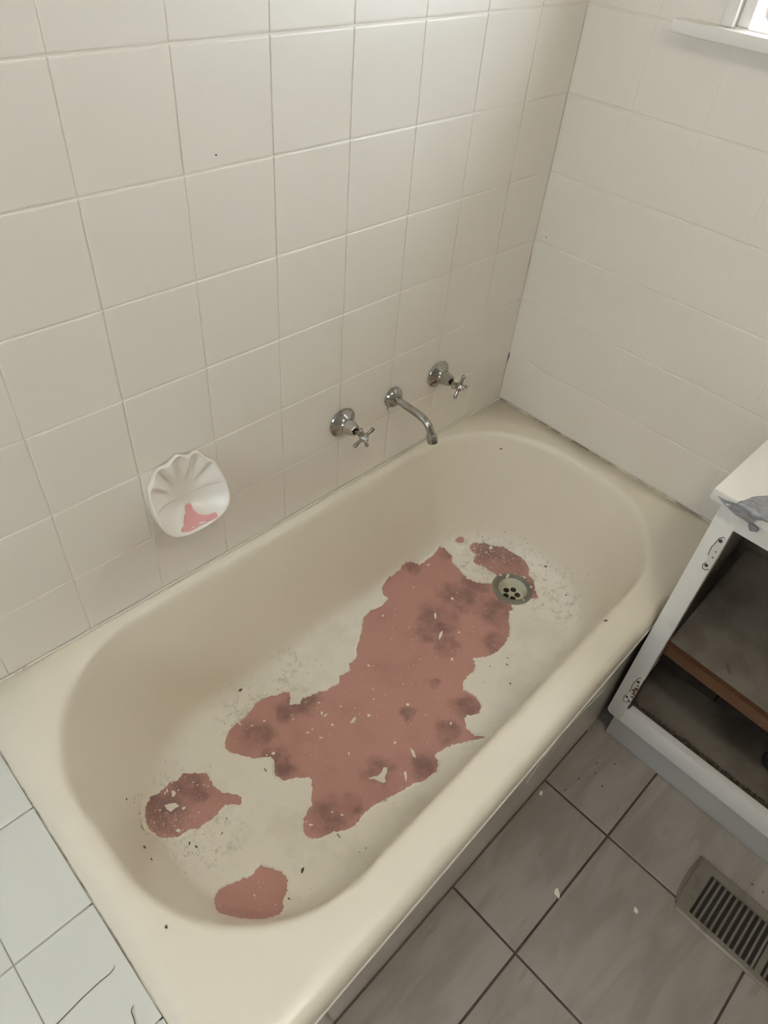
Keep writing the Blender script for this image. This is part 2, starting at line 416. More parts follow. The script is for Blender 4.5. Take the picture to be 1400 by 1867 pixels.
for t in (.2, .4, .6, .8, .93, 1.0):
    lp = []
    for p in last:
        d = (Vector((p.x, p.y))-DR.xy).normalized(); q = Vector((DR.x+d.x*.040, DR.y+d.y*.040, DR.z))
        lp.append(p.lerp(q, t))
    loops.append(lp)
v = [p for l in loops for p in l]
f = [(i*NL+k, i*NL+(k+1) % NL, (i+1)*NL+(k+1) % NL, (i+1)*NL+k) for i in range(len(loops)-1) for k in range(NL)]
bath = empty('bathtub', (-.72, -.36, 0)); tag(bath, 'cream painted bathtub with worn peeling paint showing pink patches', 'bathtub')
tub = mesh('basin', v, f, M_tub, smooth=True); under(bath, tub)
BV = BVHTree.FromPolygons([tuple(p) for p in v], f)
def on_tub(x, y):
    h = BV.ray_cast(Vector((x, y, 1.0)), Vector((0, 0, -1)))
    return (h[0], h[1] if h[1].z > 0 else -h[1]) if h[0] else (Vector((x, y, .11)), Vector((0, 0, 1)))
# ---- drain
def drain():
    c = DR
    fl = lathe('flange', [(-.004, .058), (.0012, .058), (.003, .053), (.0036, .046), (.002, .041), (-.004, .0385), (-.012, .037), (-.016, .0365)], c, (0, 0, 1), M_drain, bath, 40, caps=False)
    fl['label'] = 'dull grimy metal waste flange'
    cup = lathe('waste_cup', [(-.024, .001), (-.024, .033), (-.012, .0362), (-.004, .0382), (-.0015, .0398), (-.004, .0400), (-.026, .037), (-.028, .002)], c, (0, 0, 1), M_cup, bath, 36, caps=False)
    for k in range(5):
        a = k*2*math.pi/5+.3; q = c+Vector((math.cos(a)*.0170, math.sin(a)*.0170, -.0242))
        h = lathe('waste_hole', [(0, .0082), (.0012, .0082), (.0013, .0078)], q, (0, 0, 1), M_dark, bath, 16)
M_drain = mat('grimy_metal', (.22, .21, .17), .4, metal=.5)
M_cup = mat('pale_waste_cup', (.62, .60, .46), .5)
drain()
# ------------------------------------------------------------------ bath front panel, ledge, sealant
def py(x): return -.6858-.0229*(-x)
def slab(name, x0, x1, z0, z1, m, th=.012, dy=0.0):
    v = []
    for z in (z0, z1):
        for (x, k) in ((x0, 0), (x1, 0), (x1, th), (x0, th)): v.append((x, py(x)-dy+k, z))
    return mesh(name, v, [(0, 1, 2, 3), (4, 5, 6, 7), (0, 1, 5, 4), (1, 2, 6, 5), (2, 3, 7, 6), (3, 0, 4, 7)], m)
def b_apron(nt, b):
    s = NB(nt, b); p = s.pos()
    s.color(s.mix(s.step(s.noise(p, 6, 5), .5, .75), (.78, .735, .64), (.70, .65, .55)))
M_apron = mat('glossy_panel', (.66, .62, .54), .14, build=b_apron)
M_scratch = mat('pale_scratch', (.80, .77, .70), .6)
pan = slab('front_panel', -1.4345, -.004, .004, .4035, M_apron); under(bath, pan); pan['label'] = 'glossy off-white front panel below the rim'
def strip_on_panel(pts, w, name='crack'):
    v, f = [], []
    for i, (x, z) in enumerate(pts):
        a = Vector(pts[max(i-1, 0)]); b = Vector(pts[min(i+1, len(pts)-1)]); t = (b-a).normalized(); n = Vector((-t.y, t.x))*w/2
        for sg in (-1, 1): v.append((x+n.x*sg, py(x)-.0006, z+n.y*sg))
        for sg in (-1, 1): v.append((x+n.x*sg, py(x)+.001, z+n.y*sg))
    for i in range(len(pts)-1):
        k = 4*i
        f += [(k, k+1, k+5, k+4), (k, k+4, k+6, k+2), (k+1, k+3, k+7, k+5)]
    o = mesh(name, v, f, M_scratch); o.parent = pan; return o
strip_on_panel([(-.70, .19), (-.684, .213), (-.665, .25), (-.644, .279), (-.61, .277), (-.578, .274), (-.50, .26), (-.426, .24)], .0011)
strip_on_panel([(-.665, .25), (-.63, .262), (-.60, .31), (-.55, .35)], .0008)
o = slab('floor_sealant', -1.434, -.38, .0006, .007, M_crumb, .004, .003); o.parent = pan
led = tag(empty('tiled_ledge', (-1.74, -.36, 0)), 'white tiled ledge level with the bath rim, grey joints and loose hairs', 'ledge')
under(led, box('core', (-2.05, -.72, .001), (-1.4395, -.004, RIM-.0025), M_grout2))
lx = [-1.4348, -1.5455, -1.7275, -1.9095, -2.05]
ly = [-.004, -.066, -.2475, -.430, -.611, -.732]
for i in range(len(lx)-1):
    for j in range(len(ly)-1):
        t_ = wall_tile(led, ((lx[i]+lx[i+1])/2, (ly[j]+ly[j+1])/2, RIM), lx[i]-lx[i+1], ly[j]-ly[j+1], 'z', M_ledge, gw=.0016 if i else .0010, gh=.0024, bw=.0022, bh=.002, jit=.0012)
        t_.matrix_parent_inverse = Matrix.Translation(-led.location)
for i in range(len(lx)-1):
    t_ = wall_tile(led, ((lx[i]+lx[i+1])/2, -.7325, RIM/2-.004), lx[i]-lx[i+1], RIM-.012, 'y', M_ledge)
    t_.matrix_parent_inverse = Matrix.Translation(-led.location)
def b_seal(nt, b):
    s = NB(nt, b); p = s.pos()
    s.color(s.mix(s.step(s.noise(p, 11, 5, .65), .56, .68), (.76, .70, .585), (.30, .23, .16)))
M_seal = mat('aged_sealant', (.7, .64, .52), .6, build=b_seal)
def b_seal2(nt, b):
    s = NB(nt, b); p = s.pos()
    s.color(s.mix(s.step(s.noise(p, 9, 5, .6), .42, .62), (.70, .63, .50), (.20, .145, .09)))
M_seal2 = mat('brown_sealant', (.4, .3, .2), .7, build=b_seal2)
def wob(a, b, n, amp): return [Vector(a).lerp(Vector(b), i/n)+Vector((random.uniform(-amp, amp),)*3)*(0 if i in (0, n) else 1) for i in range(n+1)]
o = tube('lip_bead', [(x, -W(x)-.0006, .4045) for x in [-1.43+.0715*i for i in range(21)]], .0016, M_scratch, bath, 8)
o = tube('sealant', wob((-1.43, -.0032, RIM+.0008), (-.006, -.0032, RIM+.0008), 60, .0004), .0022, M_seal, bath, 8); o['label'] = 'thin stained sealant along the wall'
o = tube('sealant', wob((-.0035, -.006, RIM+.0008), (-.0035, -.685, RIM+.0008), 40, .0006), .0025, M_seal2, bath, 8)
o = tube('sealant', wob((-1.4336, -.006, RIM-.0008), (-1.4336, -.733, RIM-.0008), 60, .0002), .0010, M_seal2, bath, 8)

# ------------------------------------------------------------------ taps and spout
TZ = .640
def tap(x, ang, label):
    t = tag(empty('bath_tap', (x, -.003, TZ)), label, 'tap', 'cross-handled taps over the bath')
    O = (x, -.0030, TZ); A = (0, -1, 0)
    lathe('flange', [(0, .0335), (.0022, .0345), (.0042, .0335), (.006, .030), (.012, .0225), (.017, .0185), (.0195, .0175)], O, A, M_chrome, t, 48, 25)
    hexm = lambda d, a: 1.0 if d < .0195 else (.93/max(abs(math.cos(((a+math.pi/6) % (math.pi/3))-math.pi/6)), .85))
    lathe('body', [(.018, .0165), (.0205, .0172), (.030, .0155), (.041, .0128), (.0425, .0115), (.0425, .0078), (.038, .0070)], O, A, M_chrome, t, 48, 25, hexm)
    lathe('spindle', [(.036, .0048), (.058, .0048), (.060, .0056), (.062, .0066)], O, A, M_chrome, t, 20)
    h = lathe('handle_hub', [(.0595, .006), (.062, .0085), (.066, .0100), (.072, .0100), (.075, .0085), (.077, .0070), (.0785, .0066)], O, A, M_chrome, t, 28)
    c = Vector((x, -.0030-.069, TZ))
    for k in range(4):
        a = math.radians(ang+90*k); d = Vector((math.cos(a), 0, math.sin(a)))
        pts = [c+d*q for q in (.006, .010, .018, .026, .0285, .0296)]
        tube('handle_arm', pts, [.0036, .0035, .0040, .0047, .0044, .0030], M_chrome, t, 16)
    cap = lathe('index_cap', [(.0780, .0058), (.0795, .0056), (.0802, .0045)], O, A, M_cap, t, 24)
    ln = box('letter_mark', (x-.0012, -.0030-.0808, TZ-.0018), (x+.0012, -.0030-.0800, TZ+.0018), M_dark); under(t, ln)
    return t
M_cap = mat('pale_index_cap', (.62, .60, .54), .35)
tap(-.597, 22, 'left cross-handled chrome bath tap, nearest the shell soap dish')
tap(-.293, 67, 'right cross-handled chrome bath tap, nearest the wall corner')
sp = tag(empty('bath_spout', (-.4445, -.003, TZ)), 'chrome wall spout curving down over the bath between the two taps', 'spout')
lathe('flange', [(0, .0250), (.003, .0255), (.006, .0245), (.010, .0225), (.014, .0185), (.017, .0140), (.0185, .0105)], (-.4445, -.003, TZ), (0, -1, 0), M_chrome, sp, 40, 30)
pts = [(-.4445, -.012, TZ), (-.4445, -.05, TZ-.001)]+bez((-.4445, -.075, TZ-.002), (-.4445, -.112, TZ-.003), (-.4445, -.120, TZ-.012), (-.4445, -.1315, TZ-.036), 14)
tube('spout_pipe', pts, .0088, M_chrome, sp, 24)
d = Vector((0, -.36, -.93)).normalized(); e = Vector((-.4445, -.1300, TZ-.0325))
lathe('nozzle', [(-.002, .0092), (.001, .0115), (.005, .0122), (.010, .0115), (.0115, .0118), (.018, .0118), (.0185, .0095), (.012, .009)], e, d, M_chrome, sp, 28, 25)
o = tube('drip_stain', [(-.4560, -.0019, TZ-.0215), (-.4562, -.0019, TZ-.029), (-.4560, -.0019, TZ-.0345)], [.0009, .0007, .0003], M_rust, sp, 6)

# ------------------------------------------------------------------ shell soap dish
DX, DZ = X0+1.5*T, ZA-4.5*T
dish = tag(empty('soap_dish', (DX, 0, DZ)), 'white shell-shaped ceramic soap dish set in the wall, pink glaze showing inside', 'soap dish')
bp = tile_mesh('back_plate', T-.002, T-.002, .003, .004, .004, M_wall); o = wrap('back_plate', bp, None); o.matrix_world = Matrix.Translation((DX, -.0032, DZ)) @ Matrix(((1, 0, 0), (0, 0, -1), (0, 1, 0))).to_4x4(); under(dish, o)
DXc, DZc = DX-.006, DZ+.012
def rimpt(a):
    ca, sa = math.cos(a), math.sin(a)
    n = 2.6 if sa < 0 else 2.1
    r = 1/(abs(ca)**n+abs(sa)**n)**(1/n)
    x, z = ca*r*.069, sa*r*(.068 if sa > 0 else .062)
    up = max(0, sa+.15)/1.15
    sc = .0042*up**.6*math.cos(11.0*(a-math.pi/2))
    t = min(1, max(0, (.066-z)/.115)); t = t*t*(3-2*t)
    return x*(1+sc*3.2*abs(sa)), -.010-.050*t, z+sc*.9
NA, NS = 120, 16
v, f = [], []
def ring(fn):
    i = len(v)
    for k in range(NA): v.append(fn(2*math.pi*k/NA))
    return i
cx, cy, cz = .0, -.0065, -.024
rings = []
for s in [i/NS for i in range(1, NS+1)]:
    def fn(a, s=s):
        x, y, z = rimpt(a)
        g = s**2.3 if math.sin(a) < 0 else s**1.8
        fl = 0
        if math.sin(a) > -.15: w0 = min(1, max(0, (s-.42)/.35)); fl = .0064*w0*w0*(3-2*w0)*(1-.6*s**6)*max(0, math.sin(a)+.15)**.5*math.cos(11.0*(a-math.pi/2))
        return (DXc+cx+(x-cx)*s, cy+(y-cy)*g+fl, DZc+cz+(z-cz)*s)
    rings.append(ring(fn))
for (ds, dy) in ((1.02, -.0012), (1.045, -.0005), (1.06, .0022), (1.055, .008)):
    def fn(a, ds=ds, dy=dy):
        x, y, z = rimpt(a); return (DXc+x*ds, min(y+dy, -.003), DZc+z*ds)
    rings.append(ring(fn))
for t in (.3, .6, .85, 1.0):
    def fn(a, t=t):
        x, y, z = rimpt(a)
        return (DXc+x*(1.055-.12*t*t), min((y+.008)*(1-t), -.0028)-.0002, DZc+z*(1.055-.08*t*t)+(-.004*t if z < 0 else 0))
    rings.append(ring(fn))
for i in range(len(rings)-1):
    for k in range(NA): f.append((rings[i]+k, rings[i]+(k+1) % NA, rings[i+1]+(k+1) % NA, rings[i+1]+k))
f.append(tuple(range(rings[0], rings[0]+NA)))
dv, df = list(v), [t for t in f[:-1]]
bowl = mesh('shell_bowl', v, f, M_wall, smooth=True); under(dish, bowl)
DBV = BVHTree.FromPolygons([tuple(p) for p in dv], df)

# ------------------------------------------------------------------ vanity cabinet
CY0, CY1, CX = -.708, -1.50, -.360
cab = tag(empty('vanity_cabinet', (-.18, -1.1, 0)), 'white open-fronted vanity cabinet with no doors and a stained interior', 'cabinet')
def cbox(n, a, b, m, bev=.0015): o = box(n, a, b, m, bev=bev); under(cab, o); return o
ra = .013
sp_poly = [(CY0-.037, .095), (CY0-.037, .7795), (CY0, .7795)]+[(CY0-ra+ra*math.cos(a), .095+ra-ra*math.sin(a)) for a in [math.pi/2*k/5 for k in range(6)]]
o = prism('stile', sp_poly, CX, CX+.018, M_cab, None, (1, 2, 0), .0004); under(cab, o)
cbox('stile', (CX, CY1, .095), (CX+.018, CY1+.037, .7795), M_cab, .003)
cbox('top_rail', (CX, CY1+.037, .733), (CX+.018, CY0-.0370, .7795), M_cab, .0004)
cbox('bottom_rail', (CX, CY1+.037, .095), (CX+.018, CY0-.0370, .1495), M_cab, .0004)
cbox('side_panel', (CX+.0182, CY0-.009, .097), (-.004, CY0-.001, .7795), M_side_lit)
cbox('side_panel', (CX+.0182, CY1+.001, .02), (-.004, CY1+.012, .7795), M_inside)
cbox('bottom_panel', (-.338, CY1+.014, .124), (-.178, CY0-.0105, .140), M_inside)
cbox('floor_cleat', (-.330, CY0-.020, .1405), (-.19, CY0-.0105, .165), M_cab)
k_ = cbox('kickboard', (CX+.014, CY1+.004, .0015), (CX+.026, CY0-.019, .0945), M_kick, .003)
cbox('dark_void_board', (-.170, CY1+.02, .002), (-.160, CY0-.02, .120), M_dark)  # near-black board standing in for the unlit void behind the floor panel
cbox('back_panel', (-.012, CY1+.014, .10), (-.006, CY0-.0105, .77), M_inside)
# loose tilted shelf
sv = []
SX0, SX1, SY0, SY1 = -.312, -.016, -.742, CY1+.03
for (x, z) in ((SX0, .366), (SX1, .452)):
    for y in (SY0, SY1):
        for dz in (0, -.014): sv.append((x-(.030 if (y == SY1 and x == SX0) else 0), y, z+dz))
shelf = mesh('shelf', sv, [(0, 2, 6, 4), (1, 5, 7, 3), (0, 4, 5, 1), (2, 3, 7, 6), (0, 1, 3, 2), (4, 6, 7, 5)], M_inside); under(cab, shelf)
def edge(xo, z0, z1, th, m, n):
    xa, xb = SX0+xo, SX0-.030+xo
    o = mesh(n, [(xa, SY0+.002, z0), (xb, SY1, z0), (xb+th, SY1, z0), (xa+th, SY0+.002, z0), (xa, SY0+.002, z1), (xb, SY1, z1), (xb+th, SY1, z1), (xa+th, SY0+.002, z1)],
         [(0, 1, 2, 3), (4, 5, 6, 7), (0, 1, 5, 4), (1, 2, 6, 5), (2, 3, 7, 6), (3, 0, 4, 7)], m)
    o.parent = shelf; return o
ed = edge(-.013, .336, .3665, .0128, M_wood, 'front_batten'); ed['label'] = 'raw orange-brown timber batten along the shelf front'
# swollen, flaking chipboard where the floor panel meets the frame
def ragged(name, y0, y1, n, xa, xb, za, zb, m):
    v, f = [], []
    for i in range(n+1):
        y = y0+(y1-y0)*i/n; r = [random.uniform(-1, 1) for _ in range(4)]
        v += [(xa, y, za), (xa, y, zb+r[0]*.0008), (xb-.004+r[1]*.004, y, zb+.002+r[2]*.0012), (xb+r[3]*.004, y, za)]
    for i in range(n):
        for k in range(4): f.append((4*i+k, 4*i+(k+1) % 4, 4*i+4+(k+1) % 4, 4*i+4+k))
    f += [(0, 1, 2, 3), tuple(4*n+k for k in range(4))]
    o = mesh(name, v, f, m); under(cab, o); return o
r_ = ragged('swollen_edge', CY0-.040, CY1+.04, 190, CX+.0184, CX+.036, .1402, .1440, M_chip); r_['label'] = 'dark swollen chipboard edge'
v, f = [], []
for i in range(15):
    z = .142+i*.0085; w_ = .007*(1-i/15)+.002+random.uniform(-.001, .001)
    v += [(CX+.0012, CY0-.0376, z), (CX+.0012, CY0-.0376-w_*.35, z), (CX+.019, CY0-.0376-w_*.5, z), (CX+.019, CY0-.0376, z)]
for i in range(14):
    for k in range(4): f.append((4*i+k, 4*i+(k+1) % 4, 4*i+4+(k+1) % 4, 4*i+4+k))
f += [(0, 1, 2, 3), (56, 57, 58, 59)]
o = mesh('rusty_edge', v, f, M_chip); under(cab, o)
# scars where hinges were unscrewed
def scar(pts, holes, rust, label):
    s_ = prism('hinge_scar', pts, CX-.0008, CX+.0005, M_scar, None, (1, 2, 0)); under(cab, s_); s_['label'] = label
    n = len(pts); ring_ = [(CX-.0008, a, b) for a, b in pts]
    for i in range(n):
        if (i*7) % 5 == 0: continue
        r_ = tube('paint_ridge', [ring_[i], ring_[(i+1) % n]], .0007, M_chip, None, 6); r_.parent = s_
    for (y, z, r) in holes:
        h = lathe('screw_hole', [(0, r), (.0012, r), (.0013, r*.6)], (CX-.0006, y, z), (-1, 0, 0), M_dark, None, 10); h.parent = s_
    for (y, z, r) in rust:
        h = lathe('rust_spot', [(0, r), (.0010, r), (.0011, r*.6)], (CX-.0005, y, z), (-1, 0, 0), M_rust, None, 9, mod=lambda d, a: 1+.35*math.sin(3*a+1)); h.parent = s_
M_scar = mat('bare_scar', (.64, .62, .54), .6)
scar([(-.7435, .711), (-.7435, .632), (-.739, .626), (-.733, .626), (-.7305, .634), (-.7335, .643), (-.730, .660), (-.7285, .678), (-.731, .692), (-.7325, .705), (-.738, .712)],
     [(-.7365, .701, .0035), (-.7365, .637, .0034)], [(-.7395, .66, .0016), (-.739, .675, .0014)], 'bare outline and screw holes of the removed upper hinge')
scar([(-.7435, .265), (-.7435, .178), (-.738, .168), (-.731, .166), (-.7275, .174), (-.7285, .190), (-.7325, .205), (-.7305, .225), (-.7305, .243), (-.7335, .260), (-.738, .268)],
     [(-.7375, .252, .0034), (-.7325, .185, .003), (-.7400, .178, .0025)], [(-.7390, .218, .0048), (-.7415, .228, .0045), (-.7415, .208, .004), (-.7405, .240, .0026), (-.7420, .196, .003)], 'rusty outline and screw holes of the removed lower hinge')
top = tag(empty('worktop', (-.18, -1.1, .78)), 'white laminate worktop on the vanity cabinet below the window', 'worktop')
o = box('slab', (-.3735, -1.52, .7805), (-.004, -.6885, .8002), M_top, bev=.001); under(top, o)
o = box('front_edge', (-.3765, -1.52, .7795), (-.3737, -.6905, .8010), M_cab, bev=.0006); under(top, o)
def sheet(name, poly, fn, m, step=.004, skip=None):
    """thin sheet cut to poly (2D) and mapped to 3D by fn"""
    xs = [p[0] for p in poly]; ys = [p[1] for p in poly]
    pv = [Vector(p) for p in poly]; n = len(pv); ed = [(i, (i+1) % n) for i in range(n)]
    x = min(xs)
    while x < max(xs):
        y = min(ys)
        while y < max(ys):
            q = Vector((x+random.uniform(-.2, .2)*step, y+random.uniform(-.2, .2)*step))
            if inside(q, poly): pv.append(q)
            y += step
        x += step
    r = geometry.delaunay_2d_cdt(pv, ed, [], 1, 1e-6)
    V, F = r[0], r[2]
    F = [tuple(t) for t in F if not (skip and (sum((V[i] for i in t), Vector((0, 0)))/3-skip[0]).length < skip[1])]
    used = sorted({i for t in F for i in t}); ix = {a: b for b, a in enumerate(used)}
    return mesh(name, [fn(V[i].x, V[i].y) for i in used], [tuple(ix[i] for i in t) for t in F], m, smooth=True)
def inside(q, poly):
    c = False; j = len(poly)-1
    for i in range(len(poly)):
        (xi, yi), (xj, yj) = poly[i], poly[j]
        if (yi > q[1]) != (yj > q[1]) and q[0] < (xj-xi)*(q[1]-yi)/(yj-yi)+xi: c = not c
        j = i
    return c
def tape_fn(y, s):
    w = .0010+.0011*math.sin(y*230+s*140)+.0009*math.sin(s*520-y*130)+.0005*math.sin(y*610)
    if s < 0: return (-.3780-s, y, .8024+max(0, w))
    if s < .022: return (-.3782-max(0, w), y, .8022-s)
    t = min(1, (s-.022)/.012)
    return (-.3782+.0154*t-max(0, w), y, .8022-s)
tp = sheet('torn_tape', [(-.700, .008), (-.712, .007), (-.722, .006), (-.731, .002), (-.737, -.010), (-.743, -.030), (-.752, -.045), (-.764, -.058), (-.800, -.055), (-.815, -.03), (-.81, -.004), (-.795, .004), (-.778, .006), (-.770, .012), (-.769, .021), (-.7735, .030), (-.779, .036), (-.7785, .044), (-.7685, .049), (-.7625, .042), (-.760, .036), (-.745, .030), (-.733, .024), (-.718, .016)], tape_fn, M_tape, .003)
m_ = tp.modifiers.new('thick', 'SOLIDIFY'); m_.thickness = .0006
tag(tp, 'torn shiny grey tape stuck over the front edge of the white worktop', 'tape')
scw = tag(empty('loose_screw', (-.309, -.866, .375)), 'small rusty screw lying on the dark cabinet shelf', 'screw')
sz = .366+(.452-.366)*((-.285-SX0)/(SX1-SX0))
a, b = Vector((-.286, -.855, sz+.0030)), Vector((-.300, -.872, sz-.001))
tube('shank', [a, a.lerp(b, .5), b], [.0022, .0024, .0012], M_crumb, scw, 8); tube('screw_head', [a+(a-b).normalized()*.0036, a], [.0042, .0030], M_crumb, scw, 10)
pp = tag(empty('waste_pipe', (-.24, -1.03, .14)), 'black waste pipe standing on the cabinet floor at the frame edge', 'pipe')
lathe('pipe_stub', [(0, .020), (.05, .020), (.052, .017), (.03, .016)], (-.225, -1.040, .1405), (0, 0, 1), M_dark, pp, 20); lathe('pipe_collar', [(0, .026), (.006, .026), (.009, .021)], (-.225, -1.040, .1405), (0, 0, 1), M_dark, pp, 20)

# ------------------------------------------------------------------ floor vent
vent = tag(empty('floor_vent', (-.51, -1.19, 0)), 'khaki metal floor register with dark slots beside the kickboard', 'floor vent')
VX0, VX1, VY0, VY1 = -.583, -.437, -1.345, -1.036
def vent_frame():
    bm = bmesh.new()
    def bar(a, b, z0=.0016, z1=.0062):
        vs_ = [bm.verts.new((x, y, z)) for z in (z0, z1) for (x, y) in ((a[0], a[1]), (b[0], a[1]), (b[0], b[1]), (a[0], b[1]))]
        for q in ((0, 1, 2, 3), (4, 5, 6, 7), (0, 1, 5, 4), (1, 2, 6, 5), (2, 3, 7, 6), (3, 0, 4, 7)): bm.faces.new([vs_[i] for i in q])
    sx0, sx1 = -.5665, -.4640
    bar((VX0+.006, VY0+.006), (sx0, VY1-.010)); bar((sx1, VY0+.006), (VX1-.006, VY1-.004))
    bar((sx0, -1.073), (sx1, VY1-.006)); bar((sx0, -1.226), (sx1, -1.214)); bar((sx0, VY0+.006), (sx1, -1.313))
    return frombm('frame_plate', bm, M_vent)
under(vent, vent_frame())
# sloping skirt around the plate with a bowed end
ou = [(VX0+.002, VY0), (VX1, VY0), (VX1-.004, VY1)]+[(VX1-.004+(VX0+.022-VX1)*t, VY1+.006*math.sin(math.pi*t)-.004*t) for t in (.2, .4, .6, .8)]+[(VX0+.016, VY1-.006), (VX0+.001, VY1-.016)]
inn = [((x-.51*0+.51)*.0 + x*1, y) for x, y in ou]
cxv, cyv = (VX0+VX1)/2, (VY0+VY1)/2
inn = [(cxv+(x-cxv)*.905, cyv+(y-cyv)*.955) for x, y in ou]
n = len(ou); v = [(x, y, .0006) for x, y in ou]+[(cxv+(x-cxv)*.985, cyv+(y-cyv)*.993, .0040) for x, y in ou]+[(x, y, .00635) for x, y in inn]+[(x, y, .0050) for x, y in inn]
f = [(r*n+i, r*n+(i+1) % n, (r+1)*n+(i+1) % n, (r+1)*n+i) for r in range(3) for i in range(n)]
o = mesh('skirt', v, f, M_vent); autosmooth(o, 60); under(vent, o)
under(vent, box('duct_shadow_plate', (-.5665, VY0+.01, .0004), (-.4640, VY1-.02, .0009), M_dark))
y = -1.0815
while y > -1.31:
    if not (-1.229 < y < -1.212):
        a = .0058; s_ = mesh('slat', [(-.5655, y-.0022, .0050), (-.4650, y-.0022, .0050), (-.4650, y+.0022, .0062), (-.5655, y+.0022, .0062), (-.5655, y-.0040, .0014), (-.4650, y-.0040, .0014), (-.4650, y-.0015, .0014), (-.5655, y-.0015, .0014)],
             [(0, 1, 2, 3), (0, 1, 5, 4), (4, 5, 6, 7), (3, 2, 6, 7), (0, 3, 7, 4), (1, 2, 6, 5)], M_vent); under(vent, s_)
    y -= .01265
